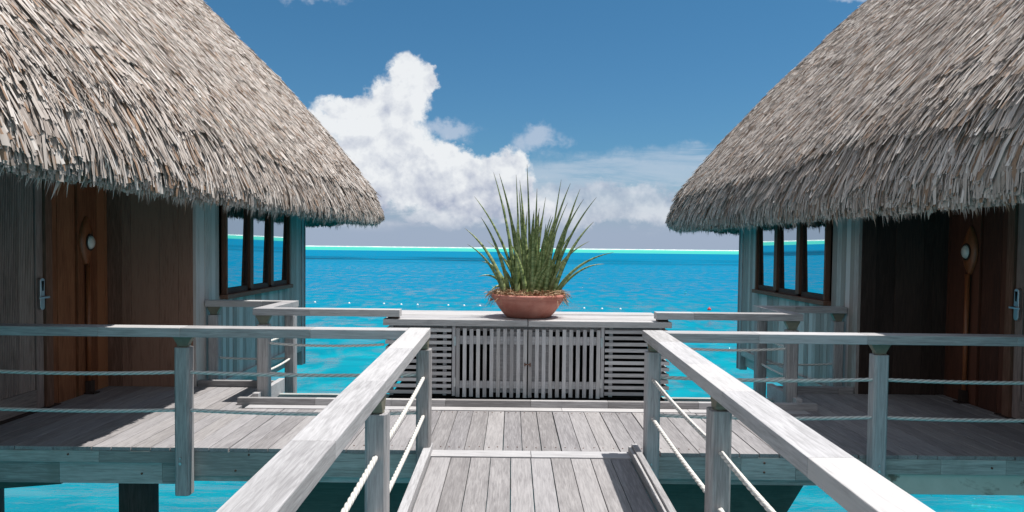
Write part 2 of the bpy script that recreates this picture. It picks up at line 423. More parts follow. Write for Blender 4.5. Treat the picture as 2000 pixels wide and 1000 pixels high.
# ------------------------------------------------------------------ deck platform
CX = .16
plat = thing('deck_platform', (CX, 5.3, 0), kind='structure')
JL, JR = -2.47, 2.79          # where the deck steps further back on either side
bd = MB(); x = -4.28; k = 0
while x < 4.60:
    x1 = min(x + .1405, 4.60)
    mid = (x + x1) / 2
    yb = 6.60 if JL < mid < JR else 7.58
    bd.box(x, x1, 5.30 + R(-.004, .004), yb, -.028, R(-.0015, .0015)); x = x1 + R(.0035, .0065) + (.004 if R(0, 1) > .75 else 0)
bd.build('deck_boards', M['deck_y'], plat, .002)
tr = MB(); x = JL
while x < JR:
    x1 = min(x + R(.9, 1.5), JR); tr.box(x, x1 - .003, 6.606, 6.735, -.028, .006, R(.75, 1)); x = x1
x = -.63
for x1 in (.155, .95): tr.box(x, x1 - .004, 5.135, 5.292, -.03, .007, R(.6, 1)); x = x1
tr.build('edge_trim', M['grey_x'], plat, .002)
cb = MB(); x = JL - .12
while x < JR + .12:
    x1 = min(x + R(.5, 1.2), JR + .12); cb.box(x, x1 - .002, 6.74, 6.80, -.05, .068); x = x1
for xa, xb in ((-3.34, JL - .0), (JR + .0, 3.66)):
    x = xa
    while x < xb - .01:
        x1 = min(x + R(.4, .8), xb); cb.box(x, x1 - .002, 7.60, 7.66, -.08, .065); x = x1
for xx in (JL, JR - .06): cb.box(xx, xx + .06, 6.803, 7.597, -.05, .10)
cb.build('curb', M['grey_x'], plat, .003)
# base board of the cabinet bay
fb = MB()
for xa, xb, z0, z1, yy in ((-4.3, -2.50, -.120, -.030, 5.30), (-4.3, -2.46, -.285, -.126, 5.325),
                           (-2.46, -.62, -.215, -.030, 5.30), (.96, 2.78, -.200, -.030, 5.30), (2.78, 4.62, -.145, -.030, 5.30)):
    x = xa
    while x < xb - .01:
        x1 = min(x + R(.35, .8), xb)
        if xb - x1 < .15: x1 = xb
        fb.box(x, x1 - .001, yy + .002, yy + .055, z0, z1); x = x1
fb.box(-.62, .96, 5.302, 5.35, -.20, -.032)
fb.build('fascia', M['beam_x'], plat, .003)
pb = MB(); pb.box(2.70, 4.62, 5.33, 5.52, -.305, -.150); pb.build('edge_beam', M['conc'], plat, .006)
pb = MB(); pb.box(.96, 2.70, 5.33, 5.42, -.245, -.206); pb.box(-2.46, -.62, 5.33, 5.42, -.26, -.222)
for yj in (5.9, 6.55, 7.4): pb.box(-4.25, 4.57, yj, yj + .07, -.24, -.032)
pb.build('joist', M['beam_x'], plat)
# bolt heads on the fascia
for px, py in ((-1.95, -.05), (-2.05, -.17), (-.95, -.06), (-.95, -.14), (1.9, -.07), (1.9, -.14), (2.15, -.1), (-2.75, -.2), (-3.3, -.06), (3.6, -.09)):
    nb = MB(); nb.cyl((px, 5.296, py), (px, 5.304, py), .008, 10); nb.build('bolt', M['rust'], plat)

def screws(par, pts, z=.0015):
    me = None
    for x, y in pts:
        if me is None:
            k = MB(); k.cyl((0, 0, -.002), (0, 0, .0015), .0052, 8); o = k.build('screw', M['rust'], None); me = o.data
        else: o = bpy.data.objects.new('screw', me); COL.objects.link(o)
        o.parent = par; o.location = Vector((x, y, z + ramp(y))) - Vector(par['_base'])
sp_ = []
for i in range(19):
    x = -1.22 + i * .1455
    for dx in (-.035, .035): sp_.append((x + dx + R(-.006, .006), 6.54 + R(-.01, .01))); sp_.append((x + dx + R(-.006, .006), 5.40 + R(-.01, .01)))
screws(plat, sp_, .002)

# piers below the deck
def pier_cap(pts, y0, y1, label):
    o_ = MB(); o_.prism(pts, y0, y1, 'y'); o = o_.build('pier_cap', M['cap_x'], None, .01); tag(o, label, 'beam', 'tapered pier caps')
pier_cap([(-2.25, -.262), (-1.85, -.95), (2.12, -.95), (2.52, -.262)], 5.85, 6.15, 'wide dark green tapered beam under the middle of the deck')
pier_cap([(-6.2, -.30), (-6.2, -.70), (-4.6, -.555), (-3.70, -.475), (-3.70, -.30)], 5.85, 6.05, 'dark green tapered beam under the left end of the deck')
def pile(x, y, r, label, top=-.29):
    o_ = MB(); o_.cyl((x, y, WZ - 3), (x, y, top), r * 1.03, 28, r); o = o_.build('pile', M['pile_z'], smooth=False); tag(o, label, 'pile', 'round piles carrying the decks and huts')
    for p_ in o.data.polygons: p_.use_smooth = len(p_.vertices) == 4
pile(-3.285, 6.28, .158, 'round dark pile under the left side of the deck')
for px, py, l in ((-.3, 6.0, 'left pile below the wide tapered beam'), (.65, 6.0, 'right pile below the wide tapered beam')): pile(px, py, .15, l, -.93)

# ------------------------------------------------------------------ footbridge to the camera
br = thing('footbridge', (CX, 2, 0), kind='structure')
RAMP = True
bd = MB(); x = -.567
for i in range(10):
    bd.box(x, x + .1385, -2.0, 5.128, -.028, R(-.001, .002)); x += .1435 + R(-.001, .0015)
bd.build('deck_boards', M['deck_y'], br, .002)
cb = MB(); cb.box(-.632, -.575, -2, 5.29, -.20, .060, .8); cb.box(.878, .900, -2, 5.29, -.04, .052, .7); cb.box(.903, .945, -2, 5.292, -.20, .070, .35)
cb.build('curb', M['grey_y'], br, .004)
jb = MB()
for yj in np.arange(-1.8, 5, .8): jb.box(-.57, .875, yj, yj + .06, -.2, -.032)
jb.build('joist', M['beam_x'], br)
screws(br, [(-.567 + .07 + i * .1436 + d_ + R(-.006, .006), y_ + R(-.01, .01)) for i in range(10) for d_ in (-.035, .035) for y_ in (5.07, 4.27)], .002)
RAMP = False

# ------------------------------------------------------------------ railings
RH = .92; RT = .068
def handrail(mb, axis, a, b_, c0, c1, z1=RH):
    """rail of butt-jointed lengths running from a to b_ along the axis, c0..c1 across"""
    s = 1 if b_ > a else -1; t = a
    while (b_ - t) * s > .01:
        t1 = t + s * R(.55, 1.1)
        if (b_ - t1) * s < .3: t1 = b_
        if axis == 'x': mb.box(min(t, t1), max(t, t1) - .0008, c0, c1, z1 - RT, z1, R(.35, 1))
        else: mb.box(c0, c1, min(t, t1), max(t, t1) - .0008, z1 - RT, z1, R(.35, 1))
        t = t1
def bracket(rail_post, x, y, top, z1, wide='x'):
    b_ = MB(); hw, hb = .072, .038
    zt, zb = z1 - RT - .001, top + .004
    prof = [(-hb, zb), (-hb * 1.05, zb + .018), (-hw, zt - .012), (-hw, zt), (hw, zt), (hw, zt - .012), (hb * 1.05, zb + .018), (hb, zb)]
    d = .030
    if wide == 'x': b_.prism([(x + p, q_) for p, q_ in prof], y - d, y + d, 'y')
    else: b_.prism([(y + p, q_) for p, q_ in prof], x - d, x + d, 'x')
    b_.cyl((x, y, top - .003), (x, y, zb + .001), .034, 16)
    return b_.build('bracket', M['bracket'], rail_post, .003)
def post(par, x, y, z0=-.31, top=.77, s=.053, wide='x', ch=.014, z1=RH, bolts=True, sz=None):
    o_ = MB(); sx = s; sy = sz or s
    pts = [(x - sx + ch, y - sy), (x + sx - ch, y - sy), (x + sx, y - sy + ch), (x + sx, y + sy - ch), (x + sx - ch, y + sy), (x - sx + ch, y + sy), (x - sx, y + sy - ch), (x - sx, y - sy + ch)]
    o_.prism(pts, z0, top, 'z', R(.3, .8)); p = o_.build('post', M['grey_z'], par, .0025)
    bracket(p, x, y, top, z1, wide)
    if bolts:
        for zz in (-.045, -.085):
            k = MB(); k.cyl((x - .006, y - sy - .008, zz), (x - .006, y - sy, zz), .011 if zz < -.05 else .007, 12); k.build('bolt', M['bolt'], p)
    return p
def rope(par, p0, p1, sag=.012, r=.0135, pitch=.055):
    p0 = Vector(p0); p1 = Vector(p1); L = (p1 - p0).length; n = max(8, int(L / .0075)); k = 12
    d = (p1 - p0).normalized(); up = Vector((0, 0, 1)); side = d.cross(up).normalized(); up2 = side.cross(d)
    o_ = MB(); vs = []; fs = []; tts = []
    for i in range(n + 1):
        t = i / n; c_ = p0.lerp(p1, t) - up * sag * 4 * t * (1 - t); tw = 2 * math.pi * t * L / (pitch * 3)
        for j in range(k):
            a = 2 * math.pi * j / k; gv = abs(math.cos(1.5 * (a - tw))); rr = r * (.80 + .26 * gv); tts.append(min(1.0, gv * 1.5))  # tint drops in the twist grooves, painting their shade
            vs.append(tuple(c_ + (side * math.cos(a) + up2 * math.sin(a)) * rr))
    for i in range(n):
        for j in range(k): fs.append((i*k+j, i*k+(j+1) % k, (i+1)*k+(j+1) % k, (i+1)*k+j))
    o_.quadmesh(vs, fs, .5); o_.t = tts; return o_.build('rope', M['rope'], par, smooth=True)

def near_railing(side):
    L = side < 0
    xo = -.635 if L else 1.035; x2 = -2.40 if L else 2.70; xe = -4.29 if L else 4.60
    t = thing('railing', (xo, 5.2, 0), 'long pale rope railing along the %s side of the bridge and turning outward' % ('left' if L else 'right'),
              'railing', 'rope railings of the jetty')
    cx = -.675 if L else 1.045
    hr = MB(); handrail(hr, 'y', 5.275, -1.2, cx - .078, cx + .078)
    hr.build('handrail', M['rail_y'], t, .004)
    hr = MB(); handrail(hr, 'x', cx + side * .080, xe, 5.12, 5.272, RH - .0015)
    hr.build('handrail', M['rail_x'], t, .004)
    ys = [5.215, 3.40 if L else 3.53, 1.6 if L else 1.7, -.2]
    for y in ys: post(t, xo, y, top=.77, wide='y' if not L else 'y')
    post(t, x2, 5.235, top=.765, wide='x', z0=-.325); xn = x2 + side * 1.85
    for i in range(3):
        for z in (.565, .285): rope(t, (xo, ys[i] - .053, z), (xo, ys[i + 1] + .053, z), R(.008, .02))
    for z in (.565, .285):
        rope(t, (xo + side * .053, 5.225, z + .015), (x2 - side * .053, 5.225, z + .015), R(.012, .020), .0132)
        rope(t, (x2 + side * .053, 5.225, z + .015), (xe, 5.225, z + .030), R(.018, .026), .0132)
M['rail_x'] = wood('cross_rail_wood', (.25, .24, .238), (.52, .505, .50), 'x', amt=.45)
M['rail_y'] = wood('handrail_wood', (.25, .24, .238), (.52, .505, .50), 'y', amt=.45)
RAMP = True
near_railing(-1); near_railing(1)
RAMP = False

def far_railing(side):
    L = side < 0
    f = (lambda x: x) if L else (lambda x: 2 * CX - x)
    t = thing('railing', (f(-2.42), 7.0, 0), 'stepped railing behind the deck between the %s hut wall and the cabinet' % ('left' if L else 'right'), 'railing', 'rope railings of the jetty')
    hr = MB(None if L else 2 * CX); handrail(hr, 'x', -2.50, -1.08, 6.90, 7.04, .905); hr.box(-2.50, -2.36, 7.042, 7.80, .905 - RT, .9045, .5); handrail(hr, 'x', -3.345, -2.36, 7.802, 7.94, .905)
    hr.build('handrail', M['grey_x'], t, .004)
    for x, y, z0 in ((-2.41, 6.96, .0 - .05), (-2.43, 7.87, -.28), (-3.27, 7.87, -.28)):
        post(t, f(x), y, z0=z0, top=.745, z1=.905, bolts=False, s=.056)
    for z in (.56, .27):
        rope(t, (f(-2.355), 6.965, z), (f(-1.24), 6.965, z), .02, .012)
        rope(t, (f(-2.42), 7.02, z), (f(-2.43), 7.81, z), .01, .012)
        rope(t, (f(-2.49), 7.87, z), (f(-3.21), 7.87, z), .012, .012)
    bl = MB(); bl.box(f(-1.20), f(-1.10), 6.93, 7.03, .815, .836, .5); bl.build('spacer_block', M['dark_x'], t)
far_railing(-1); far_railing(1)

# ------------------------------------------------------------------ cabinet
cab = thing('slatted_cabinet', (CX, 7.4, 0), 'long slatted cabinet with two doors at the back of the deck', 'cabinet')
C0, C1, CF, CB = -1.225, 1.535, 6.93, 7.90
tb = MB()
for j in range(6):
    y0 = 6.90 + j * .172; y1 = y0 + .165
    for xa, xb in ((C0 - .015, CX - .004), (CX + .004, C1 + .015)): tb.box(xa, xb, y0, y1, .755 if j == 0 else .775, .813 + R(-.002, .003), R(.55, 1))
tb.build('top', M['grey_x'], cab, .003)
DL0, DR1 = -.535, .865
sp = MB()
zs = np.arange(.088, .72, .0605)
for side, (xa, xb) in enumerate(((C0 + .005, DL0 - .045), (DR1 + .045, C1 - .005))):
    for z in zs:
        t_ = R(.2, .9); sp.box(xa - (R(.0, .012) if side == 0 else 0), xb + (R(0, .012) if side else 0), CF, CF + .022, z, z + .033, t_)
        xs_ = xa if side == 0 else xb - .022
        sp.box(xs_, xs_ + .022, CF + .024, CB, z, z + .033, t_)
    pa = sp.build('slat_panel', M['slat_x'], cab, .0015); sp = MB()
fr = MB()
for x in (C0 + .04, DL0 - .13, DL0 - .040, DR1 + .002, DR1 + .09, C1 - .10): fr.box(x, x + .035, CF + .026, CF + .06, .068, .752, R(.1, .6))
fr.box(DL0 - .038, DL0 - .006, CF - .002, CF + .022, .07, .752, .4); fr.box(DR1 + .006, DR1 + .038, CF - .002, CF + .022, .07, .752, .4)
fr.box(C0 + .30, DL0 - .20, CF + .09, CF + .11, .08, .70, .3)
fr.box(C0 + .03, C1 - .03, CF + .062, CF + .085, .700, .752, .1)
fr.build('frame', M['slat_z'], cab, .002)
bk = MB(); bk.box(C0 + .03, C1 - .03, CB - .02, CB, .03, .752); bk.box(C0 + .03, C1 - .03, CF + .03, CB - .022, .03, .045)  # black back and floor paint the shade inside the cabinet
bk.build('shade_backing', M['black'], cab)
for nm, (xa, xb), fl in (('door', (DL0, CX - .006), False), ('door', (CX + .006, DR1), True)):
    d = thing('door', (0, 0, 0)); d.location = (xa - CX, CF - 7.4, .07); d['_base'] = (xa, CF, .07); d.parent = cab
    if '_base' in d: pass
    s_ = MB(); n = 11; pw = (xb - xa - .036) / (n - 1)
    for i in range(n): s_.box(xa + i * pw, xa + i * pw + .036, CF - .006, CF + .012, .062 + R(-.006, .004), .728 + R(-.004, .004), R(.35, 1) if i % 4 else R(0, .5))
    s_.build('slat', M['slat_z'], d, .0015)
    r_ = MB()
    for za, zb in ((.145, .215), (.575, .655)): r_.box(xa + .004, xb - .004, CF + .014, CF + .034, za, zb, R(.3, .8))
    pxs = (xa + .33, xb - .01) if not fl else (xa + .01, xa + .22)
    for pa_, pb_ in (pxs,): r_.box(pa_, pb_, CF + .036, CF + .05, .10, .70, R(.2, .7))
    if fl: r_.box(xa + .37, xa + .42, CF + .036, CF + .05, .10, .70, .5)
    r_.build('crosspiece', M['slat_x'], d, .002)
    hx = xa - .012 if not fl else xb + .012
    for z in (.16, .56): hg = MB(); hg.box(hx - .010, hx + .010, CF - .006, CF - .003, z, z + .09); hg.build('hinge', M['bolt'], d)
lt = MB(); lt.cyl((CX - .03, CF - .012, .385), (CX + .03, CF - .012, .385), .006, 8); lt.box(CX - .032, CX - .02, CF - .02, CF - .006, .37, .40); lt.box(CX + .02, CX + .032, CF - .02, CF - .006, .365, .40)
lt.build('latch', M['rust'], cab)

# ------------------------------------------------------------------ bowl, plant, dry stems
BX, BY, BZ = .170, 7.275, .815
bw = MB()
prof = [(.001, 0), (.20, 0), (.225, .006), (.262, .045), (.300, .095), (.330, .140), (.350, .172), (.353, .190), (.368, .193), (.374, .205), (.376, .222), (.370, .234), (.352, .236), (.338, .228), (.330, .20), (.3, .17), (.001, .165)]
bw.lathe(prof, (BX, BY, BZ), 72)
tag(bw.build('plant_bowl', M['terra'], None, smooth=True), 'wide terracotta bowl standing on the cabinet top', 'plant pot')
SCL = 1400 / BY
def tip(px, py, dy=0.0):
    s_ = 1400 / (BY + dy); return Vector(((px - 1000) / s_, BY + dy, 1.52 - (py - 483.3) / s_))
pl = thing('snake_plant', (BX, BY, BZ + .17), 'tall spiky green plant with banded leaves growing in the terracotta bowl', 'plant')
leaves = []
spec = [(1027, 322, .05), (962, 338, -.05), (973, 340, .1), (1006, 342, .0), (925, 385, .0), (938, 425, -.15), (907, 447, -.1), (912, 478, -.05), (935, 541, -.2), (941, 512, .05), (956, 572, -.15),
        (1198, 491, -.1), (1180, 514, .05), (1158, 432, -.1), (1163, 384, .05), (1131, 368, .1), (1138, 388, -.1), (1112, 357, 0), (1094, 350, .1), (1047, 368, -.05), (1064, 385, .1), (982, 400, .1),
        (984, 372, .15), (1012, 372, -.15), (1092, 492, -.2), (1120, 450, .15), (1150, 470, .2), (1120, 487, -.25), (1075, 420, -.2), (1022, 430, -.2), (1107, 395, .2), (1118, 410, -.2), (1013, 352, .2), (950, 470, .2)]
for px, py, dy in spec: leaves.append((tip(px, py, dy), R(.014, .022), 1))
for i in range(64):
    a = R(0, 6.283); rr = R(.05, .50); hgt = R(.34, .98) * (1 - .3 * rr)
    leaves.append((Vector((BX + .04 + rr * math.cos(a) * R(.5, 1.0), BY + rr * .8 * math.sin(a), BZ + .2 + hgt)), R(.017, .029), 0))
for i, (T, wd, ex) in enumerate(leaves):
    dx = T.x - BX; dyy = T.y - BY
    base = Vector((BX + max(-.22, min(.22, dx * R(.25, .45) + R(-.07, .07))), BY + max(-.2, min(.2, dyy * .4 + R(-.12, .12))), BZ + .155))
    low_ = T.z < BZ + .65 and abs(dx) > .3
    c1 = base.lerp(T, .45) + Vector((0, 0, .22 if low_ else .10 + .12 * abs(dx)))
    if not low_: c1.x = base.x + (T.x - base.x) * R(.25, .38); c1.y = base.y + (T.y - base.y) * .3
    o_ = []; n = 16; rows = []
    vs = []; fs = []; tt = []
    ndir = Vector((R(-.5, .5), -1, 0)).normalized()
    fold = R(.3, .6)
    for j in range(n + 1):
        t = j / n; p = base * (1 - t) ** 2 + c1 * 2 * t * (1 - t) + T * t * t
        dd = ((c1 - base) * (1 - t) + (T - c1) * t).normalized()
        sd_ = dd.cross(ndir).normalized(); nn = sd_.cross(dd)
        wj = wd * (1 - t ** 1.6) ** .9 * (.85 + .15 * min(1, t * 5)) + .0012
        for k, (a, e) in enumerate(((-1, .35), (-.5, -.25), (0, -.5), (.5, -.25), (1, .35), (0, .15))):
            vs.append(tuple(p + sd_ * wj * a + nn * (wj * fold * 1.3 * e)))
    for j in range(n):
        for k in range(6):
            k2 = (k + 1) % 6; fs.append((j*6+k, j*6+k2, (j+1)*6+k2, (j+1)*6+k))
    V_ = np.array(vs); F_ = np.array(fs)
    al = np.repeat(np.linspace(0, 1, n + 1), 6)
    lo = np_mesh('leaf', V_, F_, np.full(len(V_), random.random()), al, M['leaf'], pl)
    lo.data.polygons.foreach_set('use_smooth', [True] * len(lo.data.polygons))
def ribbons(starts, ends, mids, widths, tints, nseg=4):
    n = len(starts); t = np.linspace(0, 1, nseg + 1)[None, :, None]
    C = starts[:, None] * (1 - t) ** 2 + mids[:, None] * 2 * t * (1 - t) + ends[:, None] * t * t
    d = ends - starts; rnd = RNG.normal(size=(n, 3)); s_ = np.cross(d, rnd); s_ /= np.linalg.norm(s_, axis=1)[:, None] + 1e-9
    s_ = s_[:, None] * widths[:, None, None]
    Vv = np.stack([C - s_, C + s_], axis=2).reshape(-1, 3)
    m_ = (nseg + 1) * 2; base = np.arange(n)[:, None] * m_ + np.arange(nseg)[None] * 2
    F = np.stack([base, base + 1, base + 3, base + 2], axis=-1).reshape(-1, 4)
    return Vv, F, np.repeat(tints, m_), np.tile(np.repeat(np.linspace(0, 1, nseg + 1), 2), n)
n = 1300
ang = RNG.random(n) * 2 * np.pi; ang = np.where(RNG.random(n) < .55, np.where(RNG.random(n) < .5, RNG.normal(np.pi, .5, n), RNG.normal(0, .45, n)), ang)
ra = .20 + .15 * RNG.random(n); out_ = .02 + .075 * RNG.random(n) * (np.abs(np.cos(ang)) ** 2 * .9 + .25)
st = np.stack([BX + ra * np.cos(ang), BY + ra * np.sin(ang), BZ + .225 + .015 * RNG.random(n)], 1)
ro = np.clip(ra + out_ + RNG.normal(0, .03, n), .2, .46); a2 = ang + RNG.normal(0, .25, n)
en = np.stack([BX + ro * np.cos(a2), BY + ro * np.sin(a2), BZ + .25 + RNG.normal(0, .022, n) - np.where(ro > .38, RNG.random(n) * .14 * (np.abs(np.cos(ang)) > .75), 0)], 1)
md_ = (st + en) / 2 + np.stack([RNG.normal(0, .02, n), RNG.normal(0, .02, n), .02 + .035 * RNG.random(n)], 1)
tag(np_mesh('dry_stems', *ribbons(st, en, md_, .0012 + .0022 * RNG.random(n), RNG.random(n)), M['dry'], None),
    'tangle of dry brown stems spilling over the rim of the terracotta bowl', 'dry stems', kind='stuff')

# ------------------------------------------------------------------ huts
def hut(side):
    L = side < 0
    mir = None if L else 2 * CX
    f = (lambda x: x) if L else (lambda x: 2 * CX - x)
    XD, XW, YB, YE, X2 = -4.30, -3.36, 7.60, 11.42, -8.4
    word = 'left' if L else 'right'
    hutn = thing('bungalow', (f(-6.5), 7.0, 0), 'thatched overwater hut on the %s of the bridge, ' % word + ('its roof warm and sunlit' if L else 'its porch in deep shade'), 'hut', 'thatched huts over the lagoon')
    # --- porch side wall (the wall that carries the door)
    wb = MB(mir); y = 6.02
    ws = [(.10, 'a'), (.27, 'a'), (.05, 'g'), (.13, 'a'), (.21, 'a'), (.14, 'a'), (.16, 'a'), (.14, 'a'), (.20, 'a'), (.18, 'a'), (.13, 'a')]
    i = 0
    y = 6.66
    ob = MB(mir)
    while y < YB - .01:
        wd_ = ws[i % len(ws)][0]; i += 1; y1 = min(y + wd_, YB)
        dpt = R(0, .012) + (-.035 if ws[(i-1) % len(ws)][1] == 'g' else 0)
        ob.box(XD - .08, XD + dpt, y + .001, y1 - .001, -.02, 2.55, R(0, 1)); y = y1
    ob.build('porch_cladding', M['orange_z'] if L else M['shadecedar_z'], hutn, .002)
    y = .6
    nb_ = MB(mir)
    while y < 5.32:
        y1 = min(y + R(.12, .2), 5.32); nb_.box(XD - .08, XD + R(0, .01), y + .001, y1 - .001, -.02, 2.55); y = y1
    nb_.build('side_wall', M['brown_z'], hutn, .002)
    # --- back wall of the porch
    bb = MB(mir); x = XD
    for wd_ in (.16, .10, .30, .20, .155): 
        x1 = min(x + wd_, XW - .02); bb.box(x + .001, x1 - .001, YB + R(-.012, .0), YB + .08, -.02, 2.55, R(0, 1)); x = x1
    bb.build('porch_back_wall', M['brown_z'] if L else M['dark_z'], hutn, .002)  # right wall takes the dark wood, porch shade painted as colour
    # --- window wall
    wy0, wy1, wz0, wz1 = 8.27, 10.66, .94, 2.16
    wl = MB(mir); y = YB + .001
    while y < YE - .01:
        wd_ = R(.075, .13); y1 = min(y + wd_, YE)
        if wy0 - .01 < y < wy1 or wy0 < y1 < wy1 + .01:
            y1 = min(y1, wy1 + .02)
            wl.box(XW - .06, XW + R(0, .006), y + .001, y1 - .001, -.10, wz0 - .02, R(0, 1)); wl.box(XW - .06, XW + R(0, .004), y + .001, y1 - .001, wz1 + .02, 2.55, R(0, 1))
        else:
            if y < wy0 < y1: y1 = wy0
            wl.box(XW - .06, XW + R(0, .006), y + .001, y1 - .001, -.10, 2.55, R(0, 1))
        y = y1
    wl.build('window_wall', M['panel_z'], hutn, .0015)
    tb_ = MB(mir); tb_.box(XW + .008, XW + .035, YB + .10, YE - .10, -.155, -.06); tb_.build('base_trim', M['beam_y'], hutn, .003)
    cp = MB(mir); cp.box(XW - .10, XW + .014, YE + .001, YE + .12, -.40, 2.55, .5); cp.box(XW - .04, XW + .024, YE + .122, YE + .16, -.40, 2.55, .1)
    cp.build('corner_post', M['grey_z'], hutn, .004)
    # --- remaining shell
    sh = MB(mir)
    sh.box(X2, XW - .11, YE - .08, YE + .10, -.10, 2.55); sh.box(X2, X2 + .1, .6, YE - .081, -.10, 2.55); sh.box(X2 + .101, XD - .081, .5, .6, -.10, 2.55)
    sh.build('outer_wall', M['brown_z'], hutn)
    fl = MB(mir); fl.box(X2, XD - .10, .5, YE, -.34, -.11); fl.box(XD - .098, XW - .07, YB + .09, YE, -.34, -.11); fl.build('floor', M['beam_y'], hutn)
    # --- window: frame, sashes and panes
    fx = XW + .004
    win = thing('window', (f(XW), wy0, wz0)); win.parent = hutn; win.location = Vector((f(XW), wy0, wz0)) - Vector(hutn['_base'])
    fr_ = MB(mir)
    mw, md2 = .05, .062
    fr_.box(fx, fx + md2, wy0, wy0 + mw * .8, wz0, wz1, .2); fr_.box(fx, fx + md2, wy1 - mw, wy1, wz0, wz1, .2)
    fr_.box(fx, fx + md2 - .002, wy0 + mw * .8, wy1 - mw, wz1 - .06, wz1, .3)
    P0 = wy0 + .02; PT = (wy1 - .05 - P0) / 3
    for k in (1, 2): fr_.box(fx, fx + md2 - .001, P0 + k * PT - .040, P0 + k * PT + .075, wz0 + .03, wz1 - .06, .1)
    fr_.build('frame', M['brown_z'], win, .003)
    sl = MB(mir); sl.box(fx, fx + md2 + .03, wy0 - .04, wy1 + .04, wz0 - .055, wz0 - .001, .3); sl.build('sill', M['brown_y'], win, .004)
    for k in range(3):
        ya = P0 + k * PT + (.076 if k else .025); yb_ = P0 + (k + 1) * PT - (.041 if k < 2 else .006)
        s2 = MB(mir); s2.box(fx, fx + .028, ya, yb_, wz0 + .001, wz0 + .065, .7); s2.box(fx, fx + .026, ya, ya + .02, wz0 + .066, wz1 - .061, .3); s2.box(fx, fx + .026, yb_ - .03, yb_, wz0 + .066, wz1 - .061, .3)
        s2.build('sash', M['dark_y'], win, .002)
        gl = MB(mir); lean = .0165 * (wz1 - wz0)
        xa = fx + .006 - .004; ga, gb = ya + .021, yb_ - .031
        gl.quadmesh([(xa, ga, wz0 + .066), (xa, gb, wz0 + .066), (xa + lean, gb, wz1 - .062), (xa + lean, ga, wz1 - .062)], [(0, 1, 2, 3)], .5)
        gl.build('pane', M['glass'], win)
    # --- door: fluted leaf, bottom rail, stile, lock
    door = thing('door', (0, 0, 0)); door['_base'] = (f(XD), 6.55, 0); door.parent = hutn; door.location = Vector((f(XD), 6.55, 0)) - Vector(hutn['_base'])
    y0, y1 = 5.52, 6.535
    # (the leaf runs out of the picture; its latch side is the far one)
    lf = MB(mir); y = y0; tcur = .5
    while y < y1 - .12:
        if R(0, 1) < .15: tcur = R(0, 1)
        lf.box(XD - .05, XD + .006 + .008, y + .001, y + .0155, .19, 2.42, tcur); y += .0215
    lf.box(XD - .05, XD + .003, y0, y1 - .10, .19, 2.42, .05)
    lf.build('fluted_panel', M['ribbed_z'], door, .0015)
    br_ = MB(mir); br_.box(XD - .05, XD + .018, y0, y1 - .10, .012, .187, .6); br_.build('bottom_rail', M['ribbed_y'], door, .003)
    st_ = MB(mir); st_.box(XD - .05, XD + .020, y1 - .098, y1, .012, 2.42, .5); st_.build('stile', M['ribbed_z'], door, .003)
    fr2 = MB(mir); fr2.box(XD - .05, XD + .045, y1 + .006, y1 + .10, -.01, 2.46, .3); fr2.box(XD - .05, XD + .045, 5.33, 5.50, -.01, 2.46, .3)
    fr2.box(XD - .05, XD + .035, 5.50, y1 + .006, 2.43, 2.50, .3); fr2.build('frame', M['brown_z'], door, .003)
    th = MB(mir); th.box(XD - .03, XD + .07, 5.4, 6.7, .0015, .010, .5); th.build('threshold', M['dark_y'], door)
    yh = y1 - .052; zh = 1.06
    lk = MB(mir)
    pts = []
    for k in range(13): a = math.pi * k / 12; pts.append((yh + .030 * math.cos(a), zh + .115 + .022 * math.sin(a)))
    for k in range(13): a = math.pi + math.pi * k / 12; pts.append((yh + .030 * math.cos(a), zh - .125 + .03 * math.sin(a)))
    lk.prism(pts, XD + .021, XD + .050, 'x')
    lkp = lk.build('lock_plate', M['steel'], door, .003)
    hd = MB(mir); hd.cyl((XD + .05, yh, zh - .035), (XD + .105, yh, zh - .035), .011, 14)
    hd.prism([(yh + .014, zh - .025), (yh + .014, zh - .045), (yh - .125, zh - .046), (yh - .13, zh - .030)], XD + .092, XD + .108, 'x')
    hd.build('handle', M['steel'], lkp, .003)
    kc = MB(mir); kc.prism([(yh + .016, zh + .11), (yh + .008, zh + .02), (yh - .004, zh + .02), (yh - .012, zh + .11)], XD + .0502, XD + .0535, 'x'); kc.build('card_slot', M['black'], lkp)
    # --- paddle lamp
    yl, zl = (7.20, 1.535)
    lab = 'paddle shaped wooden wall lamp with long shaft beside the %s hut door' % word
    lamp = thing('wall_lamp', (f(XD + .02), yl, 0), lab, 'wall lamp', 'paddle shaped lamps by the hut doors')
    pd = MB(mir); n_ = 28; vs = []; fs = []
    for j in range(n_ + 1):
        t = j / n_; z = zl - .245 + .49 * t; hw = .100 * math.sin(math.pi * t) ** .8 + .004
        dep = .022 + .030 * math.sin(math.pi * t) ** .8
        for a, e in ((-1, 0), (-1, .55), (-.75, .85), (0, 1.0), (.75, .85), (1, .55), (1, 0)):
            vs.append((XD + .012 + dep * e, yl + hw * a, z))
    for j in range(n_):
        for k in range(6): fs.append((j*7+k, (j+1)*7+k, (j+1)*7+k+1, j*7+k+1))
    pd.quadmesh(vs, fs, .5); pd.build('paddle_blade', M['paddle'], lamp, smooth=True)
    ring = MB(mir); ring.lathe([(.058, 0), (.068, .002), (.068, .010), (.057, .012), (.054, .004)], (XD + .060, yl, zl - .01), 28, axis='x', sc=(1, 1, 1.25)); ring.build('ring', M['dark_z'], lamp, smooth=True)
    dm = MB(mir); dm.lathe([(.056, 0), (.054, .012), (.044, .028), (.026, .038), (.001, .042)], (XD + .062, yl, zl - .01), 28, axis='x', sc=(1, 1, 1.25)); dm.build('glass_dome', M['lampglass'], lamp, smooth=True)
    sf = MB(mir); sf.cyl((XD + .040, yl, .02), (XD + .040, yl, zl - .235), .021, 14, .024, .6); sf.build('shaft', M['paddle'], lamp, smooth=True)
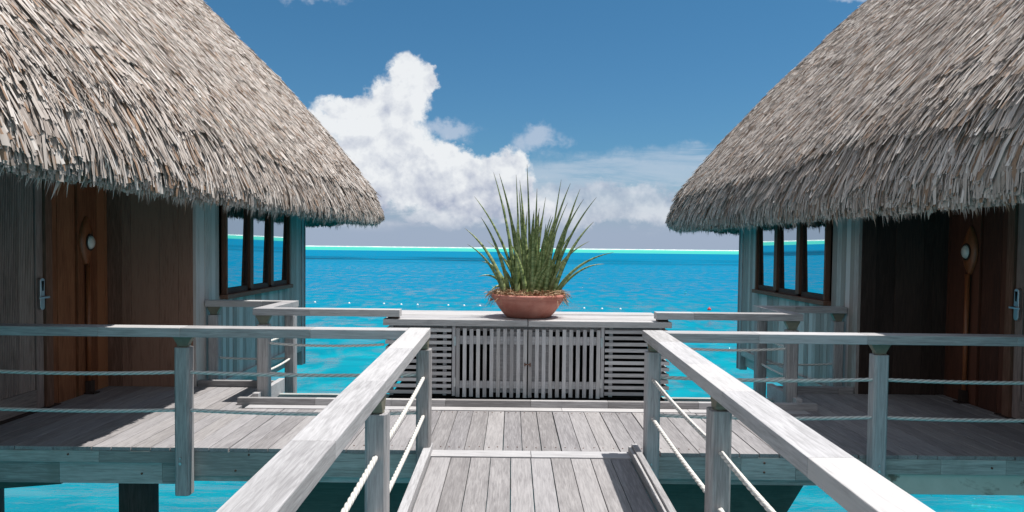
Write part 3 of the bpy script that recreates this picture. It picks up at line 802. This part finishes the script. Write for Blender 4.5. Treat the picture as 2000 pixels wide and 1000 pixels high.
    ft = MB(mir); ft.box(XD + .015, XD + .12, yl - .055, yl + .055, .0, .012); ft.box(XD + .018, XD + .078, yl - .032, yl + .032, .013, .13); ft.build('foot', M['dark_z'], lamp, .003)

    # --- thatched roof -------------------------------------------------
    XR = -2.60 if L else (2 * CX - 3.11)            # outermost line of the eave (left hut coordinates)
    ex0, ex1, ey0, ey1 = XR - 6.6, XR, -.6, 14.85
    hx, hy = (ex1 - ex0) / 2, (ey1 - ey0) / 2; cx, cy = (ex0 + ex1) / 2, (ey0 + ey1) / 2
    RC = .55
    ZE = 1.52 + .70; ZB = 1.895 if L else 1.84
    def dist(x, y):
        qx = np.abs(x - cx) - hx; qy = np.abs(y - cy) - hy
        k = .45                                        # soft hips
        h_ = np.clip(.5 + .5 * (qx - qy) / k, 0, 1)
        mx = qy * (1 - h_) + qx * h_ + k * h_ * (1 - h_)
        px_ = np.maximum(qx + RC, 0); py_ = np.maximum(qy + RC, 0)
        dd = np.where((px_ > 0) & (py_ > 0), np.hypot(px_, py_) - RC, np.maximum(qx, qy))
        return -np.maximum(dd, mx * 1.0)
    def hgt(x, y):
        d = dist(x, y)
        return ZE + .15 + 1.40 * d - .072 * d * d - .33 * np.exp(-np.maximum(d, 0) / .13)
    def wavy(x, y): return .035 * np.sin(x * 1.7 + y * 1.1) + .03 * np.sin(y * 2.3 - x * .7 + 1) + .018 * np.sin(y * 5.1 + x * 3.0)
    def surf(x, y):
        e = .02
        z = hgt(x, y) + wavy(x, y) * .6
        zx = (hgt(x + e, y) - hgt(x - e, y)) / (2 * e); zy = (hgt(x, y + e) - hgt(x, y - e)) / (2 * e)
        nrm = np.stack([-zx, -zy, np.ones_like(z)], 1); nrm /= np.linalg.norm(nrm, axis=1)[:, None]
        gl_ = np.hypot(zx, zy) + 1e-6
        dn = np.stack([-zx / gl_, -zy / gl_, -gl_], 1); dn /= np.linalg.norm(dn, axis=1)[:, None]
        return np.stack([x, y, z], 1), nrm, dn
    def straws(Pp, nrm, dn, Ln, wd, lift0, lift1, skew, name=None):
        """folded blades, three points across and three along"""
        n = len(Pp); sdv = np.cross(dn, nrm)
        dsk = dn + sdv * skew[:, None]; dsk /= np.linalg.norm(dsk, axis=1)[:, None]
        sdv = np.cross(dsk, nrm); roll = RNG.normal(0, .35, n)
        s2 = sdv * np.cos(roll)[:, None] + nrm * np.sin(roll)[:, None]; n2v = np.cross(s2, dsk)
        cur = RNG.normal(0, .03, n) * Ln
        V3 = []
        for t, wf in ((0, .45), (.5, 1.0), (1, .8)):
            c_ = Pp + dsk * (Ln * t)[:, None] + nrm * (lift0 + (lift1 - lift0) * t)[:, None] + sdv * (cur * 4 * t * (1 - t))[:, None]
            for a in (-1, 0, 1): V3.append(c_ + s2 * (wd * wf * a)[:, None] + n2v * (wd * .45 * (1 if a == 0 else 0))[:, None])
        Vv = np.stack(V3, 1).reshape(-1, 3)
        loc = np.array([[r * 3 + c_, r * 3 + c_ + 1, (r + 1) * 3 + c_ + 1, (r + 1) * 3 + c_] for r in range(2) for c_ in range(2)])
        F = (np.arange(n)[:, None, None] * 9 + loc[None]).reshape(-1, 4)
        t_ = np.repeat(RNG.random(n), 9); al = np.tile(np.repeat([0, .5, 1.0], 3), n)
        return Vv, F, t_, al
    packs = []
    # slope straws, denser where the eave comes close
    N1 = 150000
    yy_ = ey0 + (ey1 - ey0) * RNG.random(N1 * 2); xx_ = ex1 - (ex1 - ex0) * RNG.random(N1 * 2) ** 1.35
    keep = (dist(xx_, yy_) > .42) & (yy_ > 1.4); 
    far_side = (xx_ < cx) & (RNG.random(N1 * 2) < .75); keep &= ~far_side
    near_end = (yy_ < 3.2) & (RNG.random(N1 * 2) < .5); keep &= ~near_end
    xx_, yy_ = xx_[keep][:N1], yy_[keep][:N1]
    Pp, nr, dn = surf(xx_, yy_); n = len(Pp)
    dd_ = dist(xx_, yy_)
    big_ = np.clip(1 - dd_ / 1.4, 0, 1)
    nearf = np.clip((Pp[:, 1] - 3) / 7, 0, 1); Ln = (.16 + .26 * RNG.random(n)) * (1 + .8 * big_); wd = (.0018 + .0045 * RNG.random(n) ** 1.5) * (1 + .9 * nearf) * (1 + .8 * big_ * RNG.random(n))
    clump = np.sin(yy_ * 9 + np.sin(yy_ * 3.1) * 3 + xx_ * 4) * .10
    packs.append(straws(Pp, nr, dn, Ln, wd, RNG.random(n) * .02 - .012, RNG.random(n) ** 2 * .040 + .004, RNG.normal(0, .12, n) + clump))
    # long eave straws and hanging fringe, several layers deep
    def rim(s):
        """walk the eave line: s in metres from the near end along the bridge side, round the far corner"""
        L1 = ey1 - RC - 1.0; x = np.empty_like(s); y = np.empty_like(s); nx = np.empty_like(s); ny = np.empty_like(s)
        A = s < L1; x[A] = ex1; y[A] = 1.0 + s[A]; nx[A] = 1; ny[A] = 0
        q1 = L1 + RC * math.pi / 2
        B = (s >= L1) & (s < q1); a = (s[B] - L1) / RC; x[B] = ex1 - RC + RC * np.cos(a); y[B] = ey1 - RC + RC * np.sin(a); nx[B] = np.cos(a); ny[B] = np.sin(a)
        Cc = s >= q1; x[Cc] = ex1 - RC - (s[Cc] - q1); y[Cc] = ey1; nx[Cc] = 0; ny[Cc] = 1
        cornr = np.exp(-((s - (L1 + RC * .78)) / .85) ** 2)
        return x, y, nx, ny, cornr
    S = ey1 - RC - 1.0 + RC * 1.57 + 5.0
    # cross-section of the eave from its lower lip, over the rounded edge and up the slope
    dq = np.linspace(0, 3.2, 120)
    dq = np.concatenate([np.linspace(0, .5, 60), np.linspace(.52, 3.2, 80)])
    pi_ = np.concatenate([[.035, .012], dq]); pz_ = np.concatenate([[ZB + .01, ZB + .05], ZE + .15 + 1.40 * dq - .072 * dq * dq - .33 * np.exp(-dq / .13)])
    pz_[2:] += (ZB + .095) - pz_[2] if False else 0.0
    ar = np.concatenate([[0], np.cumsum(np.hypot(np.diff(pi_), np.diff(pz_)))])
    def on_rim(s, a, off, inset=0.0):
        x, y, nx, ny, cr = rim(s)
        i_ = np.interp(a, ar, pi_); z_ = np.interp(a, ar, pz_); e = .02
        ti = (np.interp(a + e, ar, pi_) - np.interp(a - e, ar, pi_)); tz = (np.interp(a + e, ar, pz_) - np.interp(a - e, ar, pz_))
        L_ = np.hypot(ti, tz) + 1e-9; ti, tz = ti / L_, tz / L_
        z_ = z_ + np.minimum(a, 0) + cr * .14 * np.exp(-np.maximum(a, 0) / .3)
        wv = wavy(x - nx * i_, y - ny * i_) * .6 * np.clip((a - .3) / .5, 0, 1)
        ii = i_ + inset
        P_ = np.stack([x - nx * ii + nx * tz * off, y - ny * ii + ny * tz * off, z_ + wv + ti * off], -1)
        N_ = np.stack([nx * tz, ny * tz, ti], -1)
        return P_, N_
    def rim_straws(n, ae, Ln, wd, o0, o1, skew, inset=0.0, nseg=4, per=7, spread=.020):
        nbu = max(1, n // per); bi = RNG.integers(0, nbu, n)          # straws hang together in bundles
        s0 = np.clip((RNG.random(nbu) * S)[bi] + RNG.normal(0, spread, n), .001, S)
        ae = ae[bi % len(ae)] + RNG.normal(0, .012, n); skew = skew[bi] * 1.0 + RNG.normal(0, .035, n)
        o0 = o0[bi] + RNG.normal(0, .003, n); o1 = o1[bi] + RNG.normal(0, .006, n)
        tb_u = RNG.random(nbu)[bi]; tint_u = np.clip(np.where(RNG.random(n) < .55, tb_u * .6 + .4 * RNG.random(n), RNG.random(n)), 0, 1)
        L1_ = ey1 - RC - 1.0; corner = (s0 > L1_ - .40) & (s0 < L1_ + RC * 1.57 + .40); amax = np.interp(.46, pi_[3:], ar[3:])
        ae = np.where(corner, np.minimum(ae, amax - .25), ae); Ln = np.where(corner, np.minimum(Ln, amax - ae), Ln)
        nr_ = np.clip((9 - (1.0 + s0)) / 5, 0, 1); Ln = Ln * (1 + .45 * nr_ * (inset == 0.0 if np.isscalar(inset) else 0))
        wd = wd * (1 + .65 * nr_) * np.where(s0 > L1_, .8, 1.0)
        skew = skew + .22 * np.sin(s0 * 2.1 + 1) * np.sin(s0 * 5.3) + .10 * np.sin(s0 * 13)
        curl = RNG.normal(0, .035, n) * Ln; roll = RNG.normal(0, .30, n); Vr = []
        pts = []
        for k in range(nseg + 1):
            t = k / nseg; a = ae + Ln * (1 - t)
            pts.append(on_rim(np.clip(s0 + skew * Ln * t + curl * 4 * t * (1 - t), .001, S), a, o0 + (o1 - o0) * t ** 1.5, inset))
        for k in range(nseg + 1):
            t = k / nseg; P_, N_ = pts[k]; D_v = pts[min(k + 1, nseg)][0] - pts[max(k - 1, 0)][0]; D_v /= np.linalg.norm(D_v, axis=1)[:, None] + 1e-9
            sd0 = np.cross(D_v, N_); sd0 /= np.linalg.norm(sd0, axis=1)[:, None] + 1e-9
            s2 = sd0 * np.cos(roll)[:, None] + N_ * np.sin(roll)[:, None]; n2 = np.cross(s2, D_v)
            wf = .45 + .75 * math.sin(math.pi * min(1, t * .8 + .1)) if t < 1 else .95
            for a_ in (-1, 0, 1): Vr.append(P_ + s2 * (wd * wf * a_)[:, None] + n2 * (wd * ((.45 if t < 1 else .2) if a_ == 0 else 0))[:, None])
        Vv = np.stack(Vr, 1).reshape(-1, 3); m_ = 3 * (nseg + 1)
        loc = np.array([[r * 3 + c_, r * 3 + c_ + 1, (r + 1) * 3 + c_ + 1, (r + 1) * 3 + c_] for r in range(nseg) for c_ in range(2)])
        F = (np.arange(n)[:, None, None] * m_ + loc[None]).reshape(-1, 4)
        return Vv, F, np.repeat(tint_u, m_), np.tile(np.repeat(np.linspace(0, 1, nseg + 1), 3), n)
    n = 24000; ae = .02 + 1.25 * RNG.random(n) ** 1.2
    packs.append(rim_straws(n, ae, .28 + .42 * RNG.random(n), .0026 + .0075 * RNG.random(n) ** 2.0, RNG.random(n) * .015 - .03, .012 + .05 * RNG.random(n), RNG.normal(0, .11, n)))
    n = 15000; ae = RNG.normal(.0, .042, n) + np.where(RNG.random(n) < .3, .14 * RNG.random(n), 0) - np.where(RNG.random(n) < .012, .07, 0)
    packs.append(rim_straws(n, ae, .40 + .45 * RNG.random(n), .0035 + .0095 * RNG.random(n) ** 1.8, RNG.random(n) * .02 - .03, .005 + .03 * RNG.random(n), RNG.normal(0, .09, n)))
    n = 700; ae = 1.3 * RNG.random(n)        # loose wisps standing off the surface
    packs.append(rim_straws(n, ae, .2 + .3 * RNG.random(n), .0012 + .0012 * RNG.random(n), np.full(n, .01), .03 + .06 * RNG.random(n), RNG.normal(0, .7, n)))
    for k_, ins in enumerate((.07, .17, .28, .40, .52)):
        n = 5600; ae = RNG.normal(.30 * ins, .036, n)
        packs.append(rim_straws(n, ae, .26 + .10 * RNG.random(n), .006 + .010 * RNG.random(n), np.zeros(n), RNG.normal(0, .012, n), RNG.normal(0, .07, n), ins + RNG.normal(0, .03, n), 2, 5))
    Vs, Fs, Ts, As = [], [], [], []; off = 0
    for a, b2, c_, d_ in packs: Vs.append(a); Fs.append(b2 + off); Ts.append(c_); As.append(d_); off += len(a)
    VV = np.concatenate(Vs); FF = np.concatenate(Fs)
    if not L: VV[:, 0] = 2 * CX - VV[:, 0]; FF = FF[:, ::-1]
    rf = np_mesh('thatch_roof', VV, FF, np.concatenate(Ts), np.concatenate(As), M['straw'], hutn)
    # solid packing under the straws
    nx_, ny_ = 90, 150
    gx_ = cx + (hx - .02) * np.sin(np.linspace(-math.pi / 2, math.pi / 2, nx_)); gy_ = cy + (hy - .02) * np.sin(np.linspace(-math.pi / 2, math.pi / 2, ny_))
    GX, GY = np.meshgrid(gx_, gy_); d0 = dist(GX.ravel(), GY.ravel())
    zz_ = np.where(d0 > 0, hgt(GX.ravel(), GY.ravel()) + wavy(GX.ravel(), GY.ravel()) * .6, ZE - .2) - .05 - .12 * np.exp(-np.maximum(d0, 0) / .35)
    zz_ = np.where(d0 < .06, ZE - .20, zz_)
    pk = np.stack([GX.ravel(), GY.ravel(), zz_], 1)
    outm = d0 < 0.0
    # pull the corner points in onto the rounded outline
    qx = np.abs(pk[:, 0] - cx) - hx + RC; qy = np.abs(pk[:, 1] - cy) - hy + RC; hyp = np.hypot(np.maximum(qx, 0), np.maximum(qy, 0)) + 1e-9
    fac = np.where(outm & (hyp > RC), (RC - .03) / hyp, 1.0)
    pk[:, 0] = np.where(outm & (qx > 0), cx + np.sign(pk[:, 0] - cx) * (hx - RC + qx * fac), pk[:, 0]); pk[:, 1] = np.where(outm & (qy > 0), cy + np.sign(pk[:, 1] - cy) * (hy - RC + qy * fac), pk[:, 1])
    idx = np.arange(nx_ * ny_).reshape(ny_, nx_)
    Fq = np.stack([idx[:-1, :-1], idx[:-1, 1:], idx[1:, 1:], idx[1:, :-1]], -1).reshape(-1, 4)
    if not L: pk[:, 0] = 2 * CX - pk[:, 0]; Fq = Fq[:, ::-1]
    np_mesh('roof_packing', pk, Fq, np.full(len(pk), .3), np.zeros(len(pk)), M['packing'], hutn)
    # underside
    so_ = MB(mir); n_ = 40; loop = []
    i_ = .50
    for (ccx, ccy, a0) in ((ex1 - RC - .0, ey1 - RC, 0), (ex0 + RC, ey1 - RC, 1), (ex0 + RC, ey0 + RC, 2), (ex1 - RC, ey0 + RC, 3)):
        for k in range(9):
            a = (a0 + k / 8) * math.pi / 2; loop.append((ccx + (RC - .40) * math.cos(a), ccy + (RC - .40) * math.sin(a)))
    so_.prism(loop, 2.11, 2.16, 'z', .4)
    so_.build('soffit', M['soffit'], hutn)
    for px, py in ((-5.7, 7.4), (-6.9, 9.4), (-7.8, 6.0), (-4.7, 3.5)):
        pile(f(px), py, .16, 'round pile deep in the shade under the %s hut' % word, -.345)
M['ribbed_y'] = wood('door_rail_wood', (.13, .10, .09), (.32, .27, .24), 'y')
M['shadecedar_z'] = wood('cedar_painted_shade', (.05, .020, .013), (.13, .05, .03), 'z', amt=.6)  # darker copy of the cedar, right porch shade put into its colour
M['paddle'] = simple('varnished_paddle', (.26, .088, .035), .4, 0, .3, 18)
M['packing'] = simple('thatch_packing', (.045, .035, .028), .95, 0, .5, 40, .01, .1)  # dark colour stands in for shade in the gaps between straws
hut(-1); hut(1)
for o in bpy.data.objects:
    if '_base' in o: del o['_base']
